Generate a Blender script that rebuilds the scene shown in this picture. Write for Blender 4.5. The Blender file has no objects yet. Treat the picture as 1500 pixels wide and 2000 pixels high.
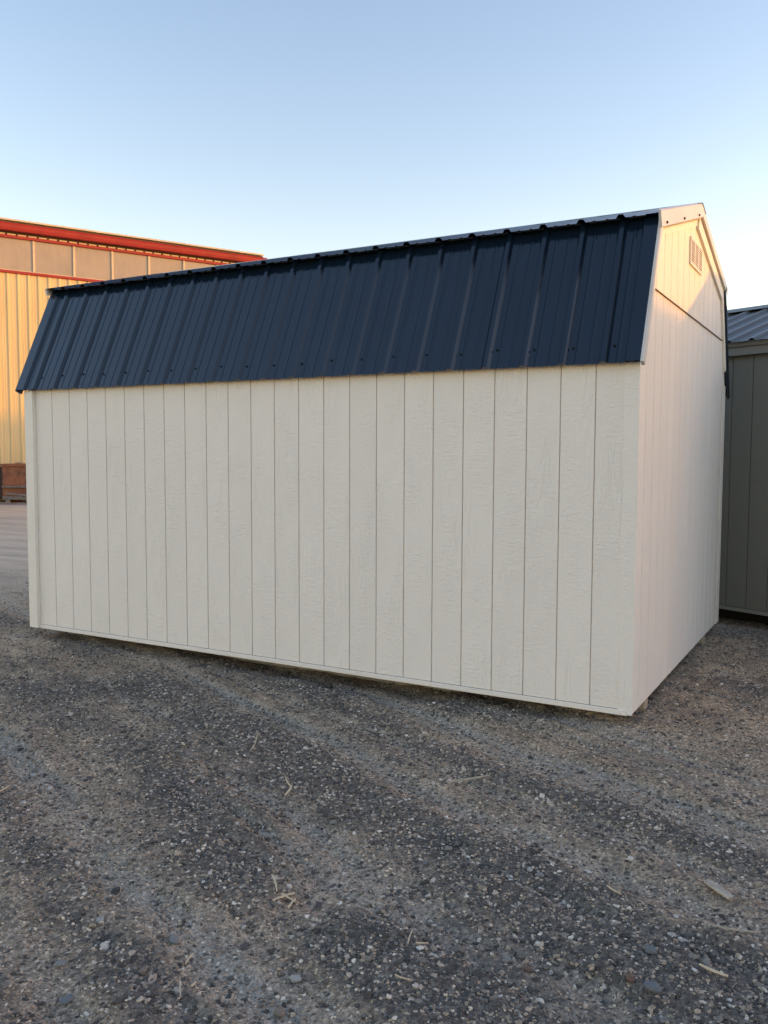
import bpy, bmesh, math, random
import numpy as np
from mathutils import Matrix, Vector

random.seed(7)
S = bpy.context.scene
COL = S.collection

# ------------------------------------------------------------------ camera
cam_d = bpy.data.cameras.new('camera')
cam = bpy.data.objects.new('camera', cam_d)
COL.objects.link(cam)
cam_d.sensor_fit = 'VERTICAL'
cam_d.sensor_height = 24.0
cam_d.lens = 24.0 * 1688.9 / 2000.0
cam_d.clip_start = 0.05
cam_d.clip_end = 2000.0
CAM = Vector((1.1134, -4.8636, 1.4785))
cam.matrix_world = (Matrix.Translation(CAM) @ Matrix.Rotation(math.radians(29.228), 4, 'Z')
                    @ Matrix.Rotation(math.radians(90 - 3.9485), 4, 'X')
                    @ Matrix.Rotation(math.radians(0.213), 4, 'Z'))
S.camera = cam

# ------------------------------------------------------------------ sky, sun, exposure
SUN_H = Vector((0.854, 0.521)).normalized()          # horizontal direction towards the sun
SUN_EL = math.radians(3.6)
world = bpy.data.worlds.new('World')
S.world = world
world.use_nodes = True
wn, wl = world.node_tree.nodes, world.node_tree.links
bg = wn['Background']
sky = wn.new('ShaderNodeTexSky')
sky.sky_type = 'NISHITA'
sky.sun_disc = False
sky.sun_elevation = SUN_EL
sky.sun_rotation = math.atan2(SUN_H.x, SUN_H.y)
sky.altitude = 50
sky.air_density = 1.0
sky.dust_density = 0.5
sky.ozone_density = 1.0
hs = wn.new('ShaderNodeHueSaturation')
hs.inputs['Saturation'].default_value = 1.22
wl.new(sky.outputs['Color'], hs.inputs['Color'])
wb = wn.new('ShaderNodeMix'); wb.data_type = 'RGBA'; wb.blend_type = 'MULTIPLY'     # camera white balance, evenly over the whole sky
wb.inputs[0].default_value = 1.0
wb.inputs[7].default_value = (1.03, 0.862, 0.965, 1)
wl.new(hs.outputs['Color'], wb.inputs[6])
wl.new(wb.outputs[2], bg.inputs['Color'])
bg.inputs['Strength'].default_value = 0.15

sun_d = bpy.data.lights.new('sun', 'SUN')
sun_d.energy = 0.6
sun_d.angle = math.radians(0.6)
sun_d.color = (1.0, 0.37, 0.0)
sun = bpy.data.objects.new('sun', sun_d)
COL.objects.link(sun)
sd = Vector((SUN_H.x * math.cos(SUN_EL), SUN_H.y * math.cos(SUN_EL), math.sin(SUN_EL)))
sun.rotation_euler = sd.to_track_quat('Z', 'Y').to_euler()
sun.location = (8, 5, 12)

S.view_settings.view_transform = 'Standard'
S.view_settings.look = 'None'
S.view_settings.gamma = 1
S.view_settings.use_curve_mapping = False
S.view_settings.exposure = 2.3
S.render.engine = 'CYCLES'
S.cycles.max_bounces = 5
S.cycles.diffuse_bounces = 3
S.cycles.glossy_bounces = 3

# ------------------------------------------------------------------ helpers
WM = {}

def tag(o, label=None, cat=None, group=None, kind=None):
    if label: o['label'] = label
    if cat: o['category'] = cat
    if group: o['group'] = group
    if kind: o['kind'] = kind
    return o

def put(o, parent=None, mw=None):
    COL.objects.link(o)
    mw = mw or Matrix.Identity(4)
    WM[o.name] = mw
    if parent is not None:
        o.parent = parent
        o.matrix_parent_inverse = WM[parent.name].inverted()
    o.matrix_basis = mw
    return o

def root(name, loc, rz=0.0):
    o = bpy.data.objects.new(name, None)
    o.empty_display_size = 0.2
    return put(o, None, Matrix.Translation(Vector(loc)) @ Matrix.Rotation(rz, 4, 'Z'))

def mesh_of(name, V, F, mats, smooth=False):
    me = bpy.data.meshes.new(name)
    me.from_pydata([tuple(v) for v in V], [], [tuple(f) for f in F])
    for m in (mats if isinstance(mats, (list, tuple)) else [mats]):
        me.materials.append(m)
    if smooth:
        me.polygons.foreach_set('use_smooth', [True] * len(me.polygons))
    me.update()
    return me

def obj(name, V, F, mat, parent=None, mw=None, smooth=False, recalc=True):
    me = mesh_of(name, V, F, mat, smooth)
    if recalc:
        b = bmesh.new(); b.from_mesh(me)
        bmesh.ops.recalc_face_normals(b, faces=b.faces); b.to_mesh(me); b.free()
    return put(bpy.data.objects.new(name, me), parent, mw)

def box_geo(x0, x1, y0, y1, z0, z1, V=None, F=None):
    V = [] if V is None else V; F = [] if F is None else F
    n = len(V)
    V += [(x0,y0,z0),(x1,y0,z0),(x1,y1,z0),(x0,y1,z0),(x0,y0,z1),(x1,y0,z1),(x1,y1,z1),(x0,y1,z1)]
    F += [tuple(n+i for i in f) for f in ((0,3,2,1),(4,5,6,7),(0,1,5,4),(1,2,6,5),(2,3,7,6),(3,0,4,7))]
    return V, F

def box(name, x0, x1, y0, y1, z0, z1, mat, parent=None, mw=None, bev=0.0):
    V, F = box_geo(x0, x1, y0, y1, z0, z1)
    o = obj(name, V, F, mat, parent, mw)
    if bev:
        b = bmesh.new(); b.from_mesh(o.data)
        bmesh.ops.bevel(b, geom=b.edges[:], offset=bev, segments=1, affect='EDGES')
        b.to_mesh(o.data); b.free()
    return o

def extrude_geo(poly, fn, a, b, V=None, F=None):
    """poly: list of 2D points; fn(p, t) -> 3D"""
    V = [] if V is None else V; F = [] if F is None else F
    n = len(V); k = len(poly)
    V += [fn(p, a) for p in poly] + [fn(p, b) for p in poly]
    F.append(tuple(n+i for i in range(k))[::-1]); F.append(tuple(n+k+i for i in range(k)))
    for i in range(k):
        j = (i+1) % k
        F.append((n+i, n+j, n+k+j, n+k+i))
    return V, F

def clip(poly, half):
    """convex clip; half: list of (a,b,c) keep a*x+b*y<=c"""
    for a, b, c in half:
        out = []
        for i, p in enumerate(poly):
            q = poly[(i+1) % len(poly)]
            dp, dq = a*p[0]+b*p[1]-c, a*q[0]+b*q[1]-c
            if dp <= 0: out.append(p)
            if (dp < 0 < dq) or (dq < 0 < dp):
                t = dp/(dp-dq); out.append((p[0]+(q[0]-p[0])*t, p[1]+(q[1]-p[1])*t))
        poly = out
        if not poly: break
    return poly

# value noise (numpy)
def _h(ix, iy, s):
    n = (ix.astype(np.int64)*374761393 + iy.astype(np.int64)*668265263 + s*1274126177) & 0x7fffffff
    n = ((n ^ (n >> 13)) * 1274126177) & 0x7fffffff
    return ((n ^ (n >> 16)) & 0xffff) / 65535.0

def vn(x, y, s=0):
    ix, iy = np.floor(x), np.floor(y)
    fx, fy = x-ix, y-iy
    fx = fx*fx*(3-2*fx); fy = fy*fy*(3-2*fy)
    a, b = _h(ix, iy, s), _h(ix+1, iy, s)
    c, d = _h(ix, iy+1, s), _h(ix+1, iy+1, s)
    return (a+(b-a)*fx)*(1-fy) + (c+(d-c)*fx)*fy

def fbm(x, y, s=0, o=4):
    t = 0; a = 0.5; n = 0
    for i in range(o):
        t = t + a*vn(x, y, s+i*17); n += a; a *= 0.5; x = x*2.03+3.1; y = y*2.03+1.7
    return t/n

# ------------------------------------------------------------------ materials
def new_mat(name):
    m = bpy.data.materials.new(name); m.use_nodes = True
    nt = m.node_tree
    return m, nt.nodes, nt.links, nt.nodes['Principled BSDF']

def N(nodes, typ, **kw):
    n = nodes.new(typ)
    for k, v in kw.items():
        if k.startswith('i_'): n.inputs[k[2:].replace('_', ' ')].default_value = v
        else: setattr(n, k, v)
    return n

def math_n(nodes, links, op, a, b=None, clamp=False):
    n = nodes.new('ShaderNodeMath'); n.operation = op; n.use_clamp = clamp
    for i, v in enumerate((a, b)):
        if v is None: continue
        if isinstance(v, (int, float)): n.inputs[i].default_value = v
        else: links.new(v, n.inputs[i])
    return n.outputs[0]

def mixc(nodes, links, fac, a, b, blend='MIX'):
    n = nodes.new('ShaderNodeMix'); n.data_type = 'RGBA'; n.blend_type = blend
    for i, v in ((0, fac), (6, a), (7, b)):
        if isinstance(v, (int, float)): n.inputs[i].default_value = v
        elif isinstance(v, (tuple, list)): n.inputs[i].default_value = (*v[:3], 1)
        else: links.new(v, n.inputs[i])
    return n.outputs[2]

def ramp(nodes, links, fac, stops):
    r = nodes.new('ShaderNodeValToRGB'); cr = r.color_ramp
    while len(cr.elements) < len(stops): cr.elements.new(0.5)
    for e, (p, c) in zip(cr.elements, stops):
        e.position = p; e.color = (*c, 1) if len(c) == 3 else c
    links.new(fac, r.inputs[0]); return r.outputs[0]

def g3(v): return (v, v, v)

def simple(name, col, rough=0.6, metal=0.0, var=0.15, scale=6.0, bump=0.0, bscale=60.0, spec=0.5):
    m, n, l, p = new_mat(name)
    tc = n.new('ShaderNodeTexCoord')
    no = N(n, 'ShaderNodeTexNoise', i_Scale=scale, i_Detail=5.0, i_Roughness=0.6)
    l.new(tc.outputs['Object'], no.inputs['Vector'])
    d = tuple(c*(1-var) for c in col); b = tuple(min(1, c*(1+var)) for c in col)
    l.new(ramp(n, l, no.outputs[0], [(0.3, d), (0.7, b)]), p.inputs['Base Color'])
    p.inputs['Roughness'].default_value = rough
    p.inputs['Metallic'].default_value = metal
    p.inputs['Specular IOR Level'].default_value = spec
    if bump:
        nb = N(n, 'ShaderNodeTexNoise', i_Scale=bscale, i_Detail=4.0)
        l.new(tc.outputs['Object'], nb.inputs['Vector'])
        bp = N(n, 'ShaderNodeBump', i_Strength=bump, i_Distance=0.004)
        l.new(nb.outputs[0], bp.inputs['Height']); l.new(bp.outputs[0], p.inputs['Normal'])
    return m

def siding_mat(name, col, rough=0.62, strength=0.7):
    """embossed wood-grain siding, grain differs per board (object random)"""
    m, n, l, p = new_mat(name)
    tc = n.new('ShaderNodeTexCoord'); oi = n.new('ShaderNodeObjectInfo')
    off = math_n(n, l, 'MULTIPLY', oi.outputs['Random'], 37.0)
    cx = n.new('ShaderNodeCombineXYZ'); l.new(off, cx.inputs[0]); l.new(off, cx.inputs[2])
    add = n.new('ShaderNodeVectorMath'); add.operation = 'ADD'
    l.new(tc.outputs['Object'], add.inputs[0]); l.new(cx.outputs[0], add.inputs[1])
    def nz(sx, sz, det=4.0, dist=0.0, rgh=0.55):
        mp = n.new('ShaderNodeMapping'); mp.inputs['Scale'].default_value = (sx, sx, sz)
        l.new(add.outputs[0], mp.inputs[0])
        t = N(n, 'ShaderNodeTexNoise', i_Scale=1.0, i_Detail=det, i_Roughness=rgh, i_Distortion=dist)
        l.new(mp.outputs[0], t.inputs['Vector']); return t.outputs[0]
    warp = nz(7, 0.9, 2.0)
    # cathedral grain lines: stretched bands of a warped field
    band = math_n(n, l, 'SINE', math_n(n, l, 'MULTIPLY', warp, 42.0))
    band = math_n(n, l, 'POWER', math_n(n, l, 'ABSOLUTE', band), 0.5)
    rasp = nz(16, 66, 2.0, 0.7)                 # saw marks across the board
    streak = nz(95, 5, 2.0, 0.4)                # fine vertical grain
    lump = nz(58, 40, 2.0, 0.8)
    m1 = ramp(n, l, nz(5, 1.6, 1.0), [(0.44, g3(0)), (0.60, g3(1))])
    m2 = ramp(n, l, nz(6, 2.2, 1.0, 0.5), [(0.45, g3(1)), (0.62, g3(0))])
    h = math_n(n, l, 'ADD', math_n(n, l, 'MULTIPLY', math_n(n, l, 'MULTIPLY', band, m1), 0.55),
               math_n(n, l, 'MULTIPLY', math_n(n, l, 'MULTIPLY', rasp, m2), 1.05))
    h = math_n(n, l, 'ADD', h, math_n(n, l, 'MULTIPLY', streak, 0.45))
    h = math_n(n, l, 'ADD', h, math_n(n, l, 'MULTIPLY', lump, 0.75))
    bp = N(n, 'ShaderNodeBump', i_Strength=strength, i_Distance=0.0065)
    l.new(h, bp.inputs['Height']); l.new(bp.outputs[0], p.inputs['Normal'])
    v = math_n(n, l, 'ADD', math_n(n, l, 'MULTIPLY', nz(3, 1.2, 5.0), 0.10), 0.95)
    v = math_n(n, l, 'ADD', v, math_n(n, l, 'MULTIPLY', oi.outputs['Random'], 0.03))
    l.new(mixc(n, l, 1.0, col, v, 'MULTIPLY'), p.inputs['Base Color'])
    p.inputs['Roughness'].default_value = rough
    return m

def metal_paint(name, col, rough=0.35, wob=0.25, coat=0.0, dust=0.0):
    m, n, l, p = new_mat(name)
    tc = n.new('ShaderNodeTexCoord')
    a = N(n, 'ShaderNodeTexNoise', i_Scale=2.2, i_Detail=3.0); l.new(tc.outputs['Object'], a.inputs['Vector'])
    b = N(n, 'ShaderNodeTexNoise', i_Scale=45.0, i_Detail=5.0); l.new(tc.outputs['Object'], b.inputs['Vector'])
    c0 = mixc(n, l, 1.0, col, ramp(n, l, a.outputs[0], [(0.3, g3(0.86)), (0.7, g3(1.1))]), 'MULTIPLY')
    if dust:
        f = math_n(n, l, 'MULTIPLY', ramp(n, l, b.outputs[0], [(0.45, g3(0)), (0.75, g3(1))]), dust)
        c0 = mixc(n, l, f, c0, (0.25, 0.23, 0.2))
    l.new(c0, p.inputs['Base Color'])
    l.new(math_n(n, l, 'ADD', math_n(n, l, 'MULTIPLY', b.outputs[0], 0.16), rough-0.08), p.inputs['Roughness'])
    bp = N(n, 'ShaderNodeBump', i_Strength=wob, i_Distance=0.01)
    l.new(a.outputs[0], bp.inputs['Height']); l.new(bp.outputs[0], p.inputs['Normal'])
    return m

CREAM = (0.88, 0.83, 0.765)
M_side = siding_mat('cream_siding', CREAM, strength=0.7)
M_trim = simple('cream_trim_paint', (0.87, 0.825, 0.745), 0.55, var=0.03, bump=0.25, bscale=90)
M_back = simple('siding_groove_board', (0.50, 0.42, 0.35), 0.8, var=0.08)
M_navy = metal_paint('navy_metal_roofing', (0.0065, 0.015, 0.030), 0.16, 0.12)
M_navy.node_tree.nodes['Principled BSDF'].inputs['Specular IOR Level'].default_value = 0.6
M_white = metal_paint('white_metal_trim', (0.62, 0.60, 0.57), 0.4, 0.1)
M_screw = simple('dark_screw', (0.012, 0.014, 0.02), 0.4, 0.5)
M_flash = simple('brown_drip_flashing', (0.10, 0.06, 0.045), 0.6)
M_skid = simple('skid_timber', (0.42, 0.35, 0.27), 0.8, var=0.25, scale=12, bump=0.5, bscale=40)
M_dside = siding_mat('dark_green_grey_siding', (0.165, 0.17, 0.145), 0.7)
M_dtrim = simple('dark_grey_trim', (0.23, 0.23, 0.20), 0.6, var=0.06)
M_droof = metal_paint('charcoal_metal_roofing', (0.082, 0.083, 0.084), 0.34, 0.12)
M_dback = simple('dark_groove_board', (0.02, 0.02, 0.018), 0.9)

# ------------------------------------------------------------------ ground
CF = Vector((-math.sin(math.radians(29.228)), math.cos(math.radians(29.228))))   # camera forward on the ground
CR = Vector((CF.y, -CF.x))
TU = Vector((0.935, -0.355))                       # wheel-track direction
def bump1(v, c, w): return np.exp(-((v-c)/w)**2)

def ground_fields(x, y):
    x = np.asarray(x, float); y = np.asarray(y, float)
    u = TU.x*x + TU.y*y
    v = -TU.y*x + TU.x*y
    vw = v + 0.13*(fbm(u*0.7, v*0.7, 5, 3)-0.5)*2
    ruts = (bump1(vw, -1.47, 0.07)*1.25 + bump1(vw, -1.20, 0.06)*0.5*(u > -3) + bump1(vw, -2.86, 0.10)*1.2
            + bump1(vw, -0.72, 0.06)*1.0 + bump1(vw, -0.42, 0.07)*0.4 + bump1(vw, -3.35, 0.10)*0.4)
    ruts = ruts + 0.75*np.clip((fbm(u*0.45+2, vw*7.5, 14, 4)-0.60)*7, 0, 1)
    ruts = ruts*np.clip(0.2+1.5*fbm(u*0.6, v*2, 9, 3), 0, 1)
    near = np.exp(-((x+0.8)**2+(y+1.5)**2)/45.0)
    stre = fbm(u*1.1, v*4.2, 21, 5)
    iso = fbm(x*1.9, y*1.9, 33, 5)
    big = fbm(x*0.55, y*0.55, 41, 3)
    g = 0.50*stre + 0.62*iso + 0.45*(big-0.5) - 0.10
    g = g + 0.27*bump1(vw, -1.98, 0.36)*np.clip((u+2.2)/1.2, 0, 1)      # gravel windrow
    g = g + 0.20*bump1(vw, -1.72, 0.12) + 0.16*bump1(vw, -2.45, 0.2) + 0.24*bump1(vw, -1.05, 0.10)
    g = g + 0.25*np.exp(-((x+2.9)**2+(y+1.0)**2)/0.5) + 0.15*bump1(vw, -3.1, 0.10)
    g = g + 0.22*np.exp(-((x-0.7)**2+(y-2.7)**2)/0.5) + 0.15*np.exp(-((x+1.8)/1.8)**2-((y+0.12)/0.22)**2)
    g = g - 0.50*ruts
    g = g - 0.16*np.exp(-((x-0.6)**2+(y-0.4)**2)/1.2) - 0.10*np.exp(-((x+0.3)**2+(y+0.6)**2)/0.5)
    grav = np.clip((g-0.36)/0.46, 0, 1)
    lump = fbm(x*6, y*6, 51, 4)-0.5
    h = (-0.075 + 0.05*(fbm(x*0.35, y*0.35, 61, 3)-0.5) + 0.036*lump + 0.014*(fbm(x*19, y*19, 83, 3)-0.5) + 0.03*(iso-0.5)
         - 0.022*ruts + 0.016*grav + 0.012*(fbm(u*2, v*9, 71, 3)-0.5))
    # churned soil just off the front wall, lower dip below its middle
    h = h - 0.05*np.exp(-((x+2.2)/1.5)**2 - ((y-0.25)/0.45)**2)
    h = h + 0.02*np.exp(-((x+0.1)**2+(y-0.1)**2)/0.1)
    h = h + 0.03*np.exp(-((x-0.2)/0.7)**2 - ((y-1.3)/1.3)**2)
    dd_ = (x-0.316)*0.404 + (y-3.71)*0.915              # falls away towards the dark shed
    h = h - 0.10*np.clip((dd_+0.9)/0.9, 0, 1)*np.clip((x+1.5)/1.0, 0, 1)*np.clip((14-y)/4, 0, 1)
    far = np.clip((np.hypot(x-CAM.x, y-CAM.y)-8)/8, 0, 1)
    return h*(1-far) - 0.10*far, grav, ruts*near, iso

def axis(segs):
    out = []
    for a, b, st in segs:
        k = max(1, int(round((b-a)/st))); out += list(np.linspace(a, b, k, endpoint=False))
    return out

def geo(start, end, st, gr):
    out = []; v = start
    while v < end: out.append(v); v += st; st *= gr
    out.append(end); return out

fx = axis([(-4.2, 4.0, 0.022)]); 
gx = sorted([-a for a in geo(4.222, 700, 0.05, 1.10)]) + fx + geo(4.0, 700, 0.05, 1.10)
fy = axis([(1.2, 5.5, 0.020), (5.5, 11, 0.045)])
gy = sorted([2.4-a for a in geo(1.25, 400, 0.15, 1.25)]) + fy + geo(11.0, 900, 0.09, 1.10)
GX, GY = np.meshgrid(np.array(gx), np.array(gy))
wx = CAM.x + GX*CR.x + GY*CF.x
wy = CAM.y + GX*CR.y + GY*CF.y
H, GRAV, RUT, ISO = ground_fields(wx, wy)
nx, ny = len(gx), len(gy)

def grid_mesh(name, X, Y, Z):
    r, c = X.shape
    me = bpy.data.meshes.new(name)
    me.vertices.add(r*c)
    me.vertices.foreach_set('co', np.stack([X, Y, Z], -1).reshape(-1).astype(np.float32))
    idx = np.arange(r*c).reshape(r, c)
    q = np.stack([idx[:-1, :-1], idx[:-1, 1:], idx[1:, 1:], idx[1:, :-1]], -1).reshape(-1, 4)
    me.loops.add(q.size); me.loops.foreach_set('vertex_index', q.reshape(-1).astype(np.int32))
    me.polygons.add(len(q))
    me.polygons.foreach_set('loop_start', (np.arange(len(q))*4).astype(np.int32))
    me.polygons.foreach_set('use_smooth', np.ones(len(q), bool))
    me.update(calc_edges=True); me.validate()
    return me

def add_attr(me, name, arr):
    a = me.attributes.new(name, 'FLOAT', 'POINT'); a.data.foreach_set('value', arr.reshape(-1).astype(np.float32))

gm = grid_mesh('ground', wx, wy, H)
add_attr(gm, 'gravel', GRAV); add_attr(gm, 'rut', RUT)

def ground_mat():
    m, n, l, p = new_mat('gravel_yard_soil')
    tc = n.new('ShaderNodeTexCoord'); co = tc.outputs['Object']
    def nz(sc, det=4.0, rg=0.6, dist=0.0):
        t = N(n, 'ShaderNodeTexNoise', i_Scale=sc, i_Detail=det, i_Roughness=rg, i_Distortion=dist)
        l.new(co, t.inputs['Vector']); return t.outputs[0]
    def vo(sc, feat='F1'):
        t = N(n, 'ShaderNodeTexVoronoi', i_Scale=sc, feature=feat); l.new(co, t.inputs['Vector']); return t
    ga = N(n, 'ShaderNodeAttribute', attribute_name='gravel').outputs['Fac']
    ru = N(n, 'ShaderNodeAttribute', attribute_name='rut').outputs['Fac']
    soil = ramp(n, l, nz(3.5), [(0.30, (0.317, 0.235, 0.166)), (0.5, (0.503, 0.377, 0.270)), (0.72, (0.701, 0.525, 0.373))])
    # reddish patches and crumbs
    red = ramp(n, l, nz(0.8, 3.0), [(0.55, g3(0)), (0.72, g3(1))])
    soil = mixc(n, l, math_n(n, l, 'MULTIPLY', red, 0.55), soil, (0.36, 0.25, 0.165))
    crumb = ramp(n, l, nz(70, 4.0, 0.7), [(0.30, g3(0.18)), (0.5, g3(0.95)), (0.70, g3(2.3))])
    soil = mixc(n, l, 0.85, soil, crumb, 'MULTIPLY')
    dust = mixc(n, l, 0.5, (0.52, 0.46, 0.385), crumb, 'MULTIPLY')
    soil = mixc(n, l, math_n(n, l, 'MULTIPLY', ru, 0.95, True), soil, dust)
    # gravel colours from cells, for between the stones and beyond them
    v1 = vo(75); v2 = vo(140)
    gc = ramp(n, l, v1.outputs['Color'], [(0.0, g3(0.045)), (0.45, (0.175, 0.151, 0.127)), (0.75, (0.316, 0.273, 0.229)), (0.93, (0.539, 0.468, 0.392)), (1, g3(0.48))])
    gc2 = ramp(n, l, v2.outputs['Color'], [(0.0, g3(0.03)), (0.6, (0.13,0.122,0.112)), (1, g3(0.32))])
    gc = mixc(n, l, 0.4, gc, gc2)
    edge = math_n(n, l, 'ADD', ga, math_n(n, l, 'MULTIPLY', math_n(n, l, 'SUBTRACT', nz(22, 5.0), 0.5), 0.9))
    gf = ramp(n, l, edge, [(0.25, g3(0)), (0.80, g3(0.92))])
    col = mixc(n, l, gf, soil, gc)
    # the far yard is packed sandy soil
    sx = n.new('ShaderNodeSeparateXYZ'); l.new(co, sx.inputs[0])
    fw = math_n(n, l, 'ADD', math_n(n, l, 'MULTIPLY', sx.outputs[0], CF.x), math_n(n, l, 'MULTIPLY', sx.outputs[1], CF.y))
    fw = math_n(n, l, 'ADD', fw, math_n(n, l, 'MULTIPLY', nz(0.5, 4.0), 3.0))
    ff = n.new('ShaderNodeMapRange'); ff.inputs[1].default_value = 3.0; ff.inputs[2].default_value = 9.5
    l.new(fw, ff.inputs[0])
    mp = n.new('ShaderNodeMapping'); mp.inputs['Rotation'].default_value = (0, 0, math.radians(-35)); mp.inputs['Scale'].default_value = (0.25, 2.2, 1)
    l.new(co, mp.inputs[0])
    sn = N(n, 'ShaderNodeTexNoise', i_Scale=1.2, i_Detail=6.0, i_Roughness=0.65); l.new(mp.outputs[0], sn.inputs['Vector'])
    sand = ramp(n, l, sn.outputs[0], [(0.3, (0.46, 0.365, 0.27)), (0.55, (0.66, 0.53, 0.40)), (0.75, (0.74, 0.62, 0.48))])
    sand = mixc(n, l, 0.35, sand, crumb, 'MULTIPLY')
    col = mixc(n, l, ff.outputs[0], col, sand)
    l.new(col, p.inputs['Base Color'])
    p.inputs['Roughness'].default_value = 0.92
    p.inputs['Specular IOR Level'].default_value = 0.25
    hh = math_n(n, l, 'ADD', math_n(n, l, 'MULTIPLY', nz(85, 3.0, 0.7), 1.0), math_n(n, l, 'MULTIPLY', nz(24, 4.0, 0.65), 1.5))
    hv = math_n(n, l, 'MULTIPLY', math_n(n, l, 'SUBTRACT', 1.0, v1.outputs['Distance']), math_n(n, l, 'MULTIPLY', gf, 0.6))
    bp = N(n, 'ShaderNodeBump', i_Strength=1.0, i_Distance=0.026)
    hs_ = math_n(n, l, 'SUBTRACT', 1.0, math_n(n, l, 'MULTIPLY', ff.outputs[0], 0.85))
    l.new(math_n(n, l, 'MULTIPLY', math_n(n, l, 'ADD', hh, hv), hs_), bp.inputs['Height']); l.new(bp.outputs[0], p.inputs['Normal'])
    return m
gm.materials.append(ground_mat())
ground = put(bpy.data.objects.new('ground', gm)); tag(ground, kind='structure',
    label='dark gravel and packed soil yard with pale wheel tracks', cat='ground')

def gz(x, y): return float(ground_fields(np.array([x]), np.array([y]))[0][0])

# ------------------------------------------------------------------ gravel (stuff): geometry-node stones over the near yard
def stone_mat(name, stops):
    m, n, l, p = new_mat(name)
    oi = n.new('ShaderNodeObjectInfo'); tc = n.new('ShaderNodeTexCoord')
    no = N(n, 'ShaderNodeTexNoise', i_Scale=2.5, i_Detail=5.0); l.new(tc.outputs['Object'], no.inputs['Vector'])
    c = ramp(n, l, oi.outputs['Random'], stops)
    c = mixc(n, l, 0.8, c, ramp(n, l, no.outputs[0], [(0.3, g3(0.65)), (0.7, g3(1.35))]), 'MULTIPLY')
    l.new(c, p.inputs['Base Color']); p.inputs['Roughness'].default_value = 0.8
    p.inputs['Specular IOR Level'].default_value = 0.35
    return m
M_stone = stone_mat('crushed_stone', [(0.0, (0.059, 0.053, 0.048)), (0.40, (0.127, 0.113, 0.101)), (0.68, (0.242, 0.212, 0.181)),
                                      (0.82, (0.372, 0.287, 0.206)), (0.955, (0.539, 0.469, 0.399)), (1.0, (0.800, 0.716, 0.601))])
M_grit = stone_mat('soil_crumbs', [(0.0, (0.101, 0.082, 0.065)), (0.4, (0.302, 0.233, 0.168)), (0.8, (0.548, 0.416, 0.298)), (1.0, (0.800, 0.672, 0.507))])
M_straw = stone_mat('dry_straw', [(0.0, (0.16, 0.12, 0.08)), (0.5, (0.30, 0.235, 0.155)), (1.0, (0.46, 0.38, 0.27))])

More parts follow.
